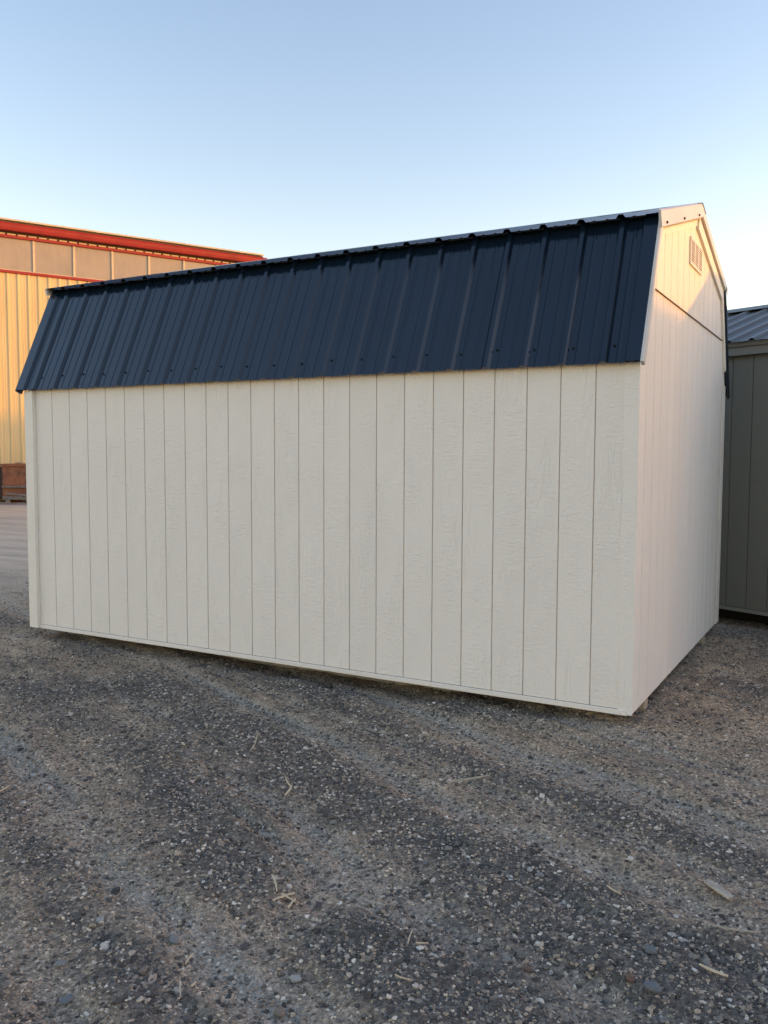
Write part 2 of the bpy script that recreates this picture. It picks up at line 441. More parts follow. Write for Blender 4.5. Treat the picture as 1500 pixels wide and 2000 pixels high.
def scatter_group(name, attr, mult, rmin, rmax, power, mat, seed, kind='stone'):
    g = bpy.data.node_groups.new(name, 'GeometryNodeTree')
    g.interface.new_socket('Geometry', in_out='INPUT', socket_type='NodeSocketGeometry')
    g.interface.new_socket('Geometry', in_out='OUTPUT', socket_type='NodeSocketGeometry')
    n, l = g.nodes, g.links
    gi, go = n.new('NodeGroupInput'), n.new('NodeGroupOutput')
    at = n.new('GeometryNodeInputNamedAttribute'); at.data_type = 'FLOAT'; at.inputs['Name'].default_value = attr
    mu = n.new('ShaderNodeMath'); mu.operation = 'MULTIPLY'; mu.inputs[1].default_value = mult
    l.new(at.outputs[0], mu.inputs[0])
    di = n.new('GeometryNodeDistributePointsOnFaces'); di.inputs['Seed'].default_value = seed
    l.new(gi.outputs[0], di.inputs['Mesh']); l.new(mu.outputs[0], di.inputs['Density'])
    jo = n.new('GeometryNodeJoinGeometry')
    for k in range(7):
        if kind == 'stone':
            ic = n.new('GeometryNodeMeshIcoSphere'); ic.inputs['Radius'].default_value = 1.0; ic.inputs['Subdivisions'].default_value = 2
        else:
            ic = n.new('GeometryNodeMeshCube'); ic.inputs['Size'].default_value = (1.0, 0.055+0.02*(k % 3), 0.03)
            ic.inputs['Vertices X'].default_value = 5
        po = n.new('GeometryNodeInputPosition')
        va = n.new('ShaderNodeVectorMath'); va.operation = 'ADD'; va.inputs[1].default_value = (k*7.3, k*3.1, k*5.7)
        l.new(po.outputs[0], va.inputs[0])
        no = n.new('ShaderNodeTexNoise'); no.inputs['Scale'].default_value = 0.9 if kind == 'stone' else 1.3
        no.inputs['Detail'].default_value = 1.0
        l.new(va.outputs[0], no.inputs['Vector'])
        vs = n.new('ShaderNodeVectorMath'); vs.operation = 'SUBTRACT'; vs.inputs[1].default_value = (0.5, 0.5, 0.5)
        l.new(no.outputs['Color'], vs.inputs[0])
        sc = n.new('ShaderNodeVectorMath'); sc.operation = 'MULTIPLY'
        sc.inputs[1].default_value = (1.9, 1.9, 1.6) if kind == 'stone' else (0.0, 0.5, 0.25)
        l.new(vs.outputs[0], sc.inputs[0])
        sp = n.new('GeometryNodeSetPosition'); l.new(ic.outputs[0], sp.inputs['Geometry']); l.new(sc.outputs[0], sp.inputs['Offset'])
        tf = n.new('GeometryNodeTransform'); l.new(sp.outputs[0], tf.inputs['Geometry'])
        if kind == 'stone': tf.inputs['Scale'].default_value = (1.0+0.12*(k % 3), 0.82, 0.55+0.08*(k % 4))
        sh = n.new('GeometryNodeSetShadeSmooth'); sh.inputs['Shade Smooth'].default_value = False
        l.new(tf.outputs[0], sh.inputs['Geometry'])
        sm = n.new('GeometryNodeSetMaterial'); sm.inputs['Material'].default_value = mat; l.new(sh.outputs[0], sm.inputs['Geometry'])
        ti = n.new('GeometryNodeGeometryToInstance'); l.new(sm.outputs[0], ti.inputs[0]); l.new(ti.outputs[0], jo.inputs[0])
    ins = n.new('GeometryNodeInstanceOnPoints'); ins.inputs['Pick Instance'].default_value = True
    l.new(di.outputs['Points'], ins.inputs['Points']); l.new(jo.outputs[0], ins.inputs['Instance'])
    rr = n.new('FunctionNodeRandomValue'); rr.data_type = 'FLOAT_VECTOR'
    t = 0.45 if kind == 'stone' else 0.25
    rr.inputs[0].default_value = (-t, -t, 0); rr.inputs[1].default_value = (t, t, 6.283); rr.inputs['Seed'].default_value = seed+1
    l.new(rr.outputs[0], ins.inputs['Rotation'])
    rs = n.new('FunctionNodeRandomValue'); rs.data_type = 'FLOAT'; rs.inputs['Seed'].default_value = seed+2
    pw = n.new('ShaderNodeMath'); pw.operation = 'POWER'; pw.inputs[1].default_value = power; l.new(rs.outputs[1], pw.inputs[0])
    mr = n.new('ShaderNodeMath'); mr.operation = 'MULTIPLY_ADD'; mr.inputs[1].default_value = rmax-rmin; mr.inputs[2].default_value = rmin
    l.new(pw.outputs[0], mr.inputs[0]); l.new(mr.outputs[0], ins.inputs['Scale'])
    ri = n.new('FunctionNodeRandomValue'); ri.data_type = 'INT'; ri.inputs['Seed'].default_value = seed+3
    ri.inputs[4].default_value = 0; ri.inputs[5].default_value = 6
    l.new(ri.outputs[2], ins.inputs['Instance Index'])
    l.new(ins.outputs[0], go.inputs[0])
    return g

# near patch that carries the stones (same heights as the ground)
ix = np.where((np.array(gx) > -4.3) & (np.array(gx) < 4.1))[0][::2]
iy = np.where((np.array(gy) > 1.6) & (np.array(gy) < 12.5))[0][::2]
sub = np.ix_(iy, ix)
PX, PY, PZ, PG, PR = wx[sub], wy[sub], H[sub], GRAV[sub], RUT[sub]
DX, DY = GX[sub], GY[sub]
inview = (np.abs(DX) < 0.50*DY+0.35).astype(float)
shed_in = ((PX < -0.15) & (PX > -4.9) & (PY > 0.5) & (PY < 3.2)).astype(float)
base = inview*(1-shed_in)
fall = np.clip((11.5-DY)/6.5, 0.15, 1)
def scatter_obj(name, dens, mult, rmin, rmax, power, mat, seed, label, cat, kind='stone'):
    me = grid_mesh(name, PX, PY, PZ-0.001)
    add_attr(me, 'dens', dens)
    me.materials.append(mat)
    o = put(bpy.data.objects.new(name, me))
    md = o.modifiers.new('scatter', 'NODES'); md.node_group = scatter_group(name+'_scatter', 'dens', mult, rmin, rmax, power, mat, seed, kind)
    tag(o, label, cat, kind='stuff'); return o
patchy = np.clip(PG*1.15-0.02, 0, 1)*np.clip(0.25+1.5*fbm(PX*9, PY*9, 77, 3), 0, 1)
scatter_obj('gravel', base*fall*(patchy*0.78+0.22), 7800, 0.0026, 0.0105, 2.6, M_stone, 11,
            'dark crushed stone gravel strewn over the yard', 'gravel')
scatter_obj('coarse_stones', base*np.clip((9.5-DY)/5.0, 0.1, 1)*(0.25+0.75*patchy), 150, 0.009, 0.019, 2.6, M_stone, 71,
            'scattered coarser stones among the dark gravel', 'stones')
scatter_obj('soil_crumbs', base*np.clip((8.0-DY)/4.0, 0, 1)*(1-0.25*patchy), 8500, 0.0016, 0.0075, 2.6, M_grit, 23,
            'small soil crumbs and grit on the packed yard', 'grit')
scatter_obj('straw_litter', base*np.clip((9.0-DY)/5.0, 0, 1)*np.clip(fbm(PX*1.3, PY*1.3, 90, 3)*2.6-0.9, 0.03, 1), 150, 0.008, 0.05, 2.8, M_straw, 37,
            'short dry straw bits and wood chips littering the yard', 'straw', 'straw')

# ------------------------------------------------------------------ the cream barn-roofed shed
L, Wd = 4.986, 3.165
CYL = Wd/2
shed = root('storage_shed', (-L/2, CYL, -0.05))
tag(shed, 'cream wooden storage shed with navy metal barn roof, standing on gravel', 'shed')
KN, PK = (0.335, 2.835), (CYL, 3.175)          # roof knuckle and peak (y, z), upper face of the framing
EV = (-0.052, 1.975)                           # eave
GP = [(0, 0.004), (0, 2.05), (0.352, 2.815), (CYL, 3.145), (Wd-0.352, 2.815), (Wd, 2.05), (Wd, 0.004)]
# solid body behind the siding
V, F = extrude_geo([(y+ (0.012 if y < CYL else -0.012 if y > CYL else 0), max(z-0.01, 0.02)) for y, z in GP], lambda p, t: (t, p[0], p[1]), -L+0.014, -0.014)
obj('wall_core', V, F, M_back, shed)

def board_mesh(name, poly, th, mat):
    """poly in local (x, z), front face at y=0, chamfered front edge"""
    cx = sum(p[0] for p in poly)/len(poly); ch = 0.0022
    xs = [p[0] for p in poly]; x0, x1 = min(xs), max(xs)
    def ins(p): return (min(max(p[0], x0+ch), x1-ch), p[1])
    V = [(ins(p)[0], 0.0, p[1]) for p in poly] + [(p[0], ch, p[1]) for p in poly] + [(p[0], th, p[1]) for p in poly]
    k = len(poly); F = [tuple(range(k))]
    for i in range(k):
        j = (i+1) % k
        F += [(i, i+k, j+k, j), (i+k, i+2*k, j+2*k, j+k)]
    F.append(tuple(range(2*k, 3*k))[::-1])
    me = mesh_of(name, V, F, mat)
    b = bmesh.new(); b.from_mesh(me); bmesh.ops.recalc_face_normals(b, faces=b.faces); b.to_mesh(me); b.free()
    return me

SP = 8*0.0254; GV = 0.0052
def side_wall(part_name, mwall, x0, x1, first, bands, half, mat, backmat, parent, th=0.0135, gv=GV):
    """boards laid along local x; bands: list of (z0,z1); half: clip half-planes or None"""
    holder = None
    edges = [x0]; g = first
    while g < x1-0.02: 
        if g > x0+0.02: edges.append(g)
        g += SP
    edges.append(x1)
    back = obj(part_name, *extrude_geo(clip([(x0, bands[0][0]+0.004), (x1, bands[0][0]+0.004), (x1, bands[-1][1]-0.004), (x0, bands[-1][1]-0.004)], half or []),
               lambda p, t: (p[0], t, p[1]), 0.0055, 0.013), backmat, parent, mwall)
    cache = {}
    for (z0, z1) in bands:
        for a, b in zip(edges[:-1], edges[1:]):
            a2 = a+(gv/2 if a != x0 else 0); b2 = b-(gv/2 if b != x1 else 0)
            poly = clip([(a2, z0), (b2, z0), (b2, z1), (a2, z1)], half or [])
            if len(poly) < 3: continue
            wv = round(b2-a2, 4)
            full = len(poly) == 4 and all(abs(p[1]-z0) < 1e-6 or abs(p[1]-z1) < 1e-6 for p in poly)
            key = (wv, z0, z1)
            if full and key in cache: me = cache[key]
            else:
                me = board_mesh('siding_board', [(p[0]-a2, p[1]) for p in poly], 0.005, mat)
                if full: cache[key] = me
            o = bpy.data.objects.new('siding_board', me)
            put(o, back, mwall @ Matrix.Translation((a2, 0, 0)))
    return back

MW_LONG = Matrix.Identity(4)
side_wall('long_wall', MW_LONG, -L+0.004, -0.004, -(0.2435+SP*22), [(0.030, 2.06)], None, M_side, M_back, shed)
MW_GAB = Matrix.Rotation(math.pi/2, 4, 'Z')
def halves(poly):
    h = []
    for i in range(len(poly)):
        (x0, y0), (x1, y1) = poly[i], poly[(i+1) % len(poly)]
        a, b = (y1-y0), -(x1-x0)      # outward for counter-clockwise
        h.append((a, b, a*x0+b*y0))
    return h
GH = halves([(0.0, 0.0), (Wd, 0.0), (Wd, 2.05), (Wd-0.352, 2.815), (CYL, 3.145), (0.352, 2.815), (0.0, 2.05)])
HZ = 2.424
side_wall('gable_wall', MW_GAB, 0.004, Wd-0.004, 0.158, [(0.008, HZ-0.0045), (HZ+0.003, 3.15)], GH, M_side, M_back, shed, gv=0.0095)
# drip flashing between the two courses
lx = 0.165
V, F = box_geo(-0.004, 0.006, 0.185, Wd-0.185, HZ-0.0042, HZ+0.0027); 
V, F = box_geo(0.006, 0.010, 0.185, Wd-0.185, HZ-0.0042, HZ-0.002, V, F)
obj('drip_flashing', V, F, M_flash, shed)

# corner boards, bottom rail
box('corner_trim', -0.082, 0.0, -0.004, -0.0003, 0.000, 2.05, M_side, shed, bev=0.001)
box('corner_trim', -L-0.02, -L+0.078, -0.034, -0.0003, 0.000, 1.975, M_trim, shed, bev=0.002)
box('corner_trim', 0.0006, 0.007, Wd-0.16, Wd, 0.004, 2.06, M_side, shed, bev=0.0015)
box('bottom_rail', -L+0.078, -0.03, -0.010, 0.0, -0.004, 0.0272, M_side, shed, bev=0.003)
for y0 in (0.335, 2.42):
    box('skid', -L+0.05, -0.004, y0, y0+0.09, -0.13, 0.003, M_skid, shed, bev=0.004)
# the two walls the photograph does not show
box('rear_wall', -L, 0, Wd-0.010, Wd+0.002, 0.02, 2.0, M_side, shed)
V, F = extrude_geo([(y+0.003, z) if y < CYL else (y-0.003, z) for y, z in GP], lambda p, t: (t, p[0], p[1]), -L-0.004, -L+0.010)
obj('front_gable_wall', V, F, M_side, shed)

# ---- roof
RIB0, RSP = -0.192, 0.2334
RX0, RX1 = -L-0.058, 0.012
def rib_profile(x0, x1):
    """(x, h) polyline of the sheet between x0 < x1 with main ribs and two minor ribs per bay"""
    pts = []
    k0 = int(math.floor((RIB0-x1)/RSP))-1; k1 = int(math.ceil((RIB0-x0)/RSP))+1
    feats = []
    for k in range(k0, k1+1):
        c = RIB0-k*RSP
        feats.append((c, [(-0.028, 0), (-0.013, 0.020), (0.013, 0.020), (0.028, 0)]))
        for fr in (1/3, 2/3):
            feats.append((c-RSP*fr, [(-0.011, 0), (-0.006, 0.0035), (0.006, 0.0035), (0.011, 0)]))
    for c, pr in sorted(feats, key=lambda f: f[0]):
        for dx, h in pr:
            if x0+1e-4 < c+dx < x1-1e-4: pts.append((c+dx, h))
    def hat(x):
        al = []
        for c, pr in feats:
            for (a, ha), (b, hb) in zip(pr[:-1], pr[1:]):
                if c+a <= x <= c+b: return ha+(hb-ha)*(x-c-a)/(b-a)
        return 0.0
    return [(x0, hat(x0))] + pts + [(x1, hat(x1))]

def roof_slope(name, A, B, side):
    """A (lower) and B (upper): (y,z) ends of the slope; side -1 front, +1 rear"""
    ay, az = A; by, bz = B
    sl = Vector((by-ay, bz-az)); ln = sl.length; sl.normalize()
    nrm = Vector((-sl.y, sl.x)) if side < 0 else Vector((sl.y, -sl.x))
    if nrm.y < 0: nrm = -nrm
    holder = obj(name, *extrude_geo([(0.085, -0.002), (ln, -0.002), (ln, -0.026), (0.085, -0.026)],
                 lambda p, t: (t, ay+sl.x*p[0]+nrm.x*p[1], az+sl.y*p[0]+nrm.y*p[1]), RX0+0.03, RX1-0.02), M_navy, shed)
    # sheets: four ribs wide
    cuts = [RX1]
    x = RIB0-RSP*3-0.03
    while x > RX0+0.1:
        cuts.append(x); x -= RSP*4
    cuts.append(RX0)
    for i, (b, a) in enumerate(zip(cuts[:-1], cuts[1:])):
        a2 = a-(0.03 if a != RX0 else 0)               # side lap under the next sheet
        lift = 0.0022*(i % 2)
        pr = rib_profile(a2, b)
        poly = [(x, h+lift) for x, h in pr] + [(x, h+lift-0.0014) for x, h in reversed(pr)]
        tilt = random.uniform(-0.0012, 0.0012)
        V, F = extrude_geo(poly, lambda p, t: (p[0], ay+sl.x*t+nrm.x*(p[1]+tilt*t), az+sl.y*t+nrm.y*(p[1]+tilt*t)), 0.0, ln)
        obj('roof_sheet', V, F, M_navy, holder)
    return holder, Vector((ay, az)), sl, nrm, ln

LS = roof_slope('lower_roof_slope', EV, (KN[0]+0.006, KN[1]+0.012), -1)
UOV = 0.075
us = Vector((PK[0]-KN[0], PK[1]-KN[1])).normalized()
UA = (KN[0]-us.x*UOV, KN[1]-us.y*UOV+0.022)
US = roof_slope('upper_roof_slope', UA, (PK[0]-0.01, PK[1]+0.022), -1)
LR = roof_slope('lower_roof_slope', (Wd-EV[0], EV[1]), (Wd-KN[0]-0.006, KN[1]+0.012), 1)
UR = roof_slope('upper_roof_slope', (Wd-UA[0], UA[1]), (PK[0]+0.01, PK[1]+0.022), 1)

# screws near the eave, beside each rib
scV, scF = [], []
for r, rad, zz in ((0, 0.0065, 0.0), (1, 0.0065, 0.003), (2, 0.003, 0.0065)):
    for i in range(8):
        a = i*math.pi/4; scV.append((rad*math.cos(a), rad*math.sin(a), zz))
for r in (0, 1):
    for i in range(8): scF.append((r*8+i, r*8+(i+1) % 8, r*8+8+(i+1) % 8, r*8+8+i))
scF.append(tuple(range(16, 24)))
SCREW = mesh_of('screw', scV, scF, M_screw)
def screw(parent, P, nvec, s=1.0):
    q = Vector(nvec).normalized().to_track_quat('Z', 'Y')
    o = bpy.data.objects.new('screw', SCREW)
    put(o, parent, Matrix.Translation(P) @ q.to_matrix().to_4x4() @ Matrix.Scale(s, 4))
h, A0, sl, nr, ln = LS
for k in range(0, 22):
    x = RIB0-RSP*k+0.052
    if x < RX0+0.1: break
    t = 0.115+random.uniform(-0.012, 0.012)
    screw(h, (x, A0.x+sl.x*t+nr.x*0.003, A0.y+sl.y*t+nr.y*0.003), (0, nr.x, nr.y), 1.15)

# ridge cap
ry, rz = PK[0], PK[1]+0.046
def cap_poly(d, drop, th):
    return [(ry-d, rz-drop), (ry-0.015, rz-0.002), (ry+0.015, rz-0.002), (ry+d, rz-drop), (ry+d, rz-drop-th), (ry+0.012, rz-th-0.004), (ry-0.012, rz-th-0.004), (ry-d, rz-drop-th)]
V, F = extrude_geo(cap_poly(0.15, 0.041, 0.003), lambda p, t: (t, p[0], p[1]), RX0-0.01, RX1+0.028)
rc = obj('ridge_cap', V, F, M_navy, shed)

# rake trims: navy flange on the sheets, white face on the gable edge
def rake(slope, xe, out, ws, whites=True, face=0.055, ext0=0.0, ext1=0.0):
    _, A0, sl, nr, ln = slope
    def P(t, hgt, x): return (x, A0.x+sl.x*t+nr.x*hgt, A0.y+sl.y*t+nr.y*hgt)
    s = 1 if out > 0 else -1
    # flange: flat strip raised to rib height with a down-turned inner lip
    prof = [(xe+s*0.004, 0.023), (xe-s*0.075, 0.023), (xe-s*0.088, 0.006), (xe-s*0.100, 0.006), (xe-s*0.100, 0.0045), (xe-s*0.087, 0.0045), (xe-s*0.074, 0.0212), (xe+s*0.004, 0.0212)]
    V, F = [], []
    extrude_geo(prof, lambda p, t: P(t, p[1], p[0]), -0.004-ext0, ln+ext1, V, F)
    fl = obj('rake_flange', V, F, M_navy, shed)
    prof = [(xe+s*0.004, 0.0228), (xe+s*0.017, 0.0228), (xe+s*0.024, 0.016), (xe+s*0.024, 0.016-face), (xe+s*0.012, 0.010-face), (xe+s*0.004, 0.010-face)]
    V, F = extrude_geo(prof, lambda p, t: P(t, p[1], p[0]), -0.010-ext0, ln+ext1)
    return obj('rake_trim', V, F, M_white if whites else M_navy, shed)
rake(LS, RX1, 1, 0, True, 0.034)
rake(LR, RX1, 1, 0, False, 0.045)
rake(UR, RX1, 1, 0, True, 0.06)
rake(LS, RX0, -1, 0, False, 0.05)
rake(LR, RX0, -1, 0, False, 0.05)
rake(UR, RX0, -1, 0, False, 0.06)
rake(US, RX0, -1, 0, True, 0.045)
# front upper rake: broad white fascia flaring outward at its foot
_, A0, sl, nr, ln = US
def PU(t, hgt, x): return (x, A0.x+sl.x*t+nr.x*hgt, A0.y+sl.y*t+nr.y*hgt)
prof = [(RX1-0.085, 0.0215), (RX1+0.014, 0.0215), (RX1+0.026, 0.012), (RX1+0.030, -0.075), (RX1+0.012, -0.088), (RX1+0.012, 0.0195), (RX1-0.085, 0.0195)]
V, F = extrude_geo(prof, lambda p, t: PU(t, p[1], p[0]), -0.012, ln-0.002)
fa = obj('rake_fascia', V, F, M_white, shed)
for t in (0.12, 0.66, 1.20):
    screw(fa, PU(t, -0.058, RX1+0.0300), (1, 0, 0.05), 1.3)

# inner gable trim boards under the rakes
def strip(name, p0, p1, w, th, mat, x0=0.0005):
    p0, p1 = Vector(p0), Vector(p1); d = (p1-p0).normalized(); nn = Vector((-d.y, d.x))
    if nn.y > 0: nn = -nn
    poly = [p0, p1, p1+nn*w, p0+nn*w]
    V, F = extrude_geo([(q.x, q.y) for q in poly], lambda p, t: (t, p[0], p[1]), x0, x0+th)
    return obj(name, V, F, mat, shed)
strip('gable_trim', (0.36, 2.800), (CYL, 3.132), 0.065, 0.006, M_trim)
strip('gable_trim', (CYL+0.02, 3.128), (Wd-0.345, 2.805), 0.085, 0.019, M_trim)
# steep side trims
def strip2(p0, p1, w, th):
    p0, p1 = Vector(p0), Vector(p1); d = (p1-p0).normalized(); nn = Vector((d.y, -d.x))
    if nn.x > 0: nn = -nn
    V, F = extrude_geo([(q.x, q.y) for q in (p0, p1, p1+nn*w, p0+nn*w)], lambda p, t: (t, p[0], p[1]), 0.0005, th)
    return obj('gable_trim', V, F, M_trim, shed)
strip2((Wd-0.075, 2.20), (Wd-0.350, 2.795), 0.075, 0.019)

# gable louver vent
vy0, vy1, vz0, vz1 = 1.345, 1.795, 2.762, 2.945
vent = box('gable_vent', 0.0005, 0.0040, vy0+0.004, vy1-0.004, vz0+0.004, vz1-0.004, M_flash, shed)
V, F = [], []
def bar(y0, y1, z0, z1): box_geo(0.002, 0.013, y0, y1, z0, z1, V, F)
cw = (vy1-vy0-0.016*2-0.024*2)/3
ys = [vy0, vy0+0.03]
bar(vy0, vy0+0.016, vz0, vz1); bar(vy1-0.016, vy1, vz0, vz1)
bar(vy0+0.016, vy1-0.016, vz0, vz0+0.014); bar(vy0+0.016, vy1-0.016, vz1-0.014, vz1)
for k in (1, 2):
    y = vy0+0.016+cw*k+0.024*(k-1); bar(y, y+0.024, vz0+0.014, vz1-0.014)
obj('vent_frame', V, F, M_trim, vent)
nl = 9; pz = (vz1-vz0-0.028)/nl
for k in range(3):
    y = vy0+0.016+k*(cw+0.024)
    V, F = [], []
    for i in range(nl):
        z = vz0+0.014+i*pz
        extrude_geo([(0.0060, z+pz*0.30), (0.0125, z+pz*0.30), (0.0125, z+pz*0.70), (0.0060, z+pz*0.70)], lambda p, t: (p[0], t, p[1]), y, y+cw, V, F)
    obj('louver_blades', V, F, M_trim, vent)

# ------------------------------------------------------------------ dark green-grey shed behind, right
DANG = math.atan2(-0.404, 0.915)
DQ = Vector((0.316, 3.71))
D_END = 2.34                                   # where its right end stands along its wall
dshed = root('garden_shed', (DQ.x, DQ.y, -0.17), DANG)
tag(dshed, 'dark green-grey wooden shed with ribbed charcoal metal roof, right behind the cream shed', 'shed')
MD = Matrix.Translation((DQ.x, DQ.y, 0)) @ Matrix.Rotation(DANG, 4, 'Z')
DW, DX0 = 3.0, -3.3
RIDGE = (1.5, 3.055); DEV = (-0.12, 2.50)
side_wall('long_wall', MD, DX0, D_END, -0.377-SP*12, [(0.035, 2.46)], None, M_dside, M_dback, dshed)
core = [(0.014, 0.03), (DW, 0.03), (DW, 2.47), (1.5, 2.98), (0.014, 2.47)]
V, F = extrude_geo(core, lambda p, t: (t, p[0], p[1]), DX0+0.01, D_END-0.01)
obj('wall_core', V, F, M_dside, dshed, MD)
box('bottom_rail', DX0, D_END, -0.014, 0.006, -0.003, 0.030, M_dtrim, dshed, MD)
box('frieze_board', DX0, D_END, -0.055, -0.02, 2.385, 2.475, M_dtrim, dshed, MD)
M_dskid = simple('skid_shade_black', (0.012, 0.011, 0.010), 0.9)  # near-black colour stands in for the darkness under the shed
for y0 in (0.30, 1.4, 2.4):
    box('skid', DX0+0.1, D_END-0.1, y0, y0+0.1, -0.34, 0.03, M_dskid, dshed, MD)
def d_slope(A, B, name):
    ay, az = A; by, bz = B
    sl = Vector((by-ay, bz-az)); ln = sl.length; sl.normalize(); nr = Vector((-sl.y, sl.x))
    if nr.y < 0: nr = -nr
    hold = obj(name, *extrude_geo([(0.03, -0.004), (ln, -0.004), (ln, -0.05), (0.03, -0.05)],
          lambda p, t: (t, ay+sl.x*p[0]+nr.x*p[1], az+sl.y*p[0]+nr.y*p[1]), DX0-0.05, D_END+0.05), M_dtrim, dshed, MD)
    x = DX0-0.08
    while x < D_END+0.08-0.05:
        e = min(x+0.9144, D_END+0.08)
        pts = []; c = x+0.05
        while c < e:
            for dx, hh in ((-0.034, 0), (-0.014, 0.022), (0.014, 0.022), (0.034, 0), (0.085, 0), (0.091, 0.004), (0.101, 0.004), (0.107, 0), (0.15, 0), (0.156, 0.004), (0.166, 0.004), (0.172, 0)):
                if x < c+dx < e: pts.append((c+dx, hh))
            c += 0.2286
        pts = [(x, 0)]+pts+[(e, 0)]
        poly = pts+[(a, b-0.0015) for a, b in reversed(pts)]
        V, F = extrude_geo(poly, lambda p, t: (p[0], ay+sl.x*t+nr.x*p[1], az+sl.y*t+nr.y*p[1]), 0.0, ln)
        obj('roof_sheet', V, F, M_droof, hold, MD)
        x += 0.9144
d_slope(DEV, RIDGE, 'roof_slope')
d_slope((DW+0.12, 2.50), RIDGE, 'roof_slope')
V, F = extrude_geo([(1.33, 3.030), (1.5, 3.092), (1.67, 3.030), (1.67, 3.026), (1.5, 3.086), (1.33, 3.026)], lambda p, t: (t, p[0], p[1]), DX0-0.1, D_END+0.1)
obj('ridge_cap', V, F, M_droof, dshed, MD)

# ------------------------------------------------------------------ red-trimmed metal building, far left
RB = Vector((-22.1147, 13.0788)); RA = math.atan2(0.887817, 0.460197)
barn = root('metal_building', (RB.x+2*0.46, RB.y+2*0.888, -0.1), RA)
tag(barn, 'tall tan ribbed metal building with red trim and a row of translucent window panels', 'building')
MB_ = Matrix.Translation((RB.x, RB.y, 0)) @ Matrix.Rotation(RA, 4, 'Z')
def tan_mat():
    m, n, l, p = new_mat('tan_metal_cladding')
    tc = n.new('ShaderNodeTexCoord')
    mp = n.new('ShaderNodeMapping'); mp.inputs['Scale'].default_value = (3.28, 1, 0.25); l.new(tc.outputs['Object'], mp.inputs[0])
    a = N(n, 'ShaderNodeTexNoise', i_Scale=1.5, i_Detail=5.0); l.new(mp.outputs[0], a.inputs['Vector'])
    l.new(ramp(n, l, a.outputs[0], [(0.3, (0.66, 0.52, 0.28)), (0.7, (0.78, 0.63, 0.35))]), p.inputs['Base Color'])
    p.inputs['Roughness'].default_value = 0.45
    return m
M_tan = tan_mat()
M_red = metal_paint('red_metal_trim', (0.36, 0.03, 0.026), 0.5, 0.1)
M_roofedge = metal_paint('tan_roof_edge', (0.68, 0.58, 0.42), 0.5, 0.1)
M_bdark = simple('dark_eave_shade', (0.10, 0.075, 0.055), 0.9)  # shade below the eave put into the colour
def panel_mat():
    m, n, l, p = new_mat('weathered_translucent_panel')
    tc = n.new('ShaderNodeTexCoord'); oi = n.new('ShaderNodeObjectInfo')
    cx = n.new('ShaderNodeCombineXYZ'); l.new(math_n(n, l, 'MULTIPLY', oi.outputs['Random'], 20.0), cx.inputs[0])
    ad = n.new('ShaderNodeVectorMath'); ad.operation = 'ADD'; l.new(tc.outputs['Object'], ad.inputs[0]); l.new(cx.outputs[0], ad.inputs[1])
    mp = n.new('ShaderNodeMapping'); mp.inputs['Scale'].default_value = (5, 1, 1.1); l.new(ad.outputs[0], mp.inputs[0])
    a = N(n, 'ShaderNodeTexNoise', i_Scale=1.6, i_Detail=6.0, i_Roughness=0.65); l.new(mp.outputs[0], a.inputs['Vector'])
    b = N(n, 'ShaderNodeTexNoise', i_Scale=0.9, i_Detail=3.0); l.new(ad.outputs[0], b.inputs['Vector'])
    c = mixc(n, l, 0.5, ramp(n, l, a.outputs[0], [(0.3, (0.34, 0.30, 0.25)), (0.62, (0.43, 0.38, 0.31)), (0.8, (0.56, 0.50, 0.42))]),
             ramp(n, l, b.outputs[0], [(0.3, (0.31, 0.28, 0.245)), (0.7, (0.45, 0.39, 0.32))]))
    l.new(c, p.inputs['Base Color']); p.inputs['Roughness'].default_value = 0.35
    return m
M_panel = panel_mat()
BX0, BX1, BD = -9.0, 8.5, 14.0
V, F = extrude_geo([(BX0+0.05, 0.05), (BX1-0.05, 0.05), (BX1-0.05, BD), (BX0+0.05, BD)], lambda p, t: (p[0], p[1], t), -0.1, 8.12)
obj('wall_core', V, F, M_tan, barn, MB_)
# ribbed cladding: each sheet three ribs wide
def clad_profile(x0, x1):
    pts = [(x0, 0)]; c = x0+0.152
    while c < x1:
        for dx, hh in ((-0.045, 0), (-0.022, -0.034), (0.022, -0.034), (0.045, 0), (0.105, 0), (0.112, -0.005), (0.122, -0.005), (0.13, 0), (0.178, 0), (0.186, -0.005), (0.196, -0.005), (0.204, 0)):
            if x0 < c+dx < x1: pts.append((c+dx, hh))
        c += 0.3048
    return pts+[(x1, 0)]
cl = obj('cladding', *extrude_geo([(BX0, 0.012), (BX1, 0.012), (BX1, 0.04), (BX0, 0.04)], lambda p, t: (p[0], p[1], t), -0.1, 6.93), M_tan, barn, MB_)
x = BX0; base_mesh = None
while x < BX1-0.2:
    e = min(x+0.9144, BX1)
    pr = clad_profile(0, e-x); lo = [(a, b+0.002) for a, b in reversed(pr)]
    if base_mesh is None or e-x < 0.9:
        V, F = extrude_geo(pr+lo, lambda p, t: (p[0], p[1], t), 0.0, 6.92)
        me = mesh_of('cladding_sheet', V, F, M_tan)
        b = bmesh.new(); b.from_mesh(me); bmesh.ops.recalc_face_normals(b, faces=b.faces); b.to_mesh(me); b.free()
        if e-x >= 0.9: base_mesh = me
    else: me = base_mesh
    put(bpy.data.objects.new('cladding_sheet', me), cl, MB_ @ Matrix.Translation((x-0.075, -0.002 if int(x*10) % 2 else 0, 0)))
    x += 0.9144
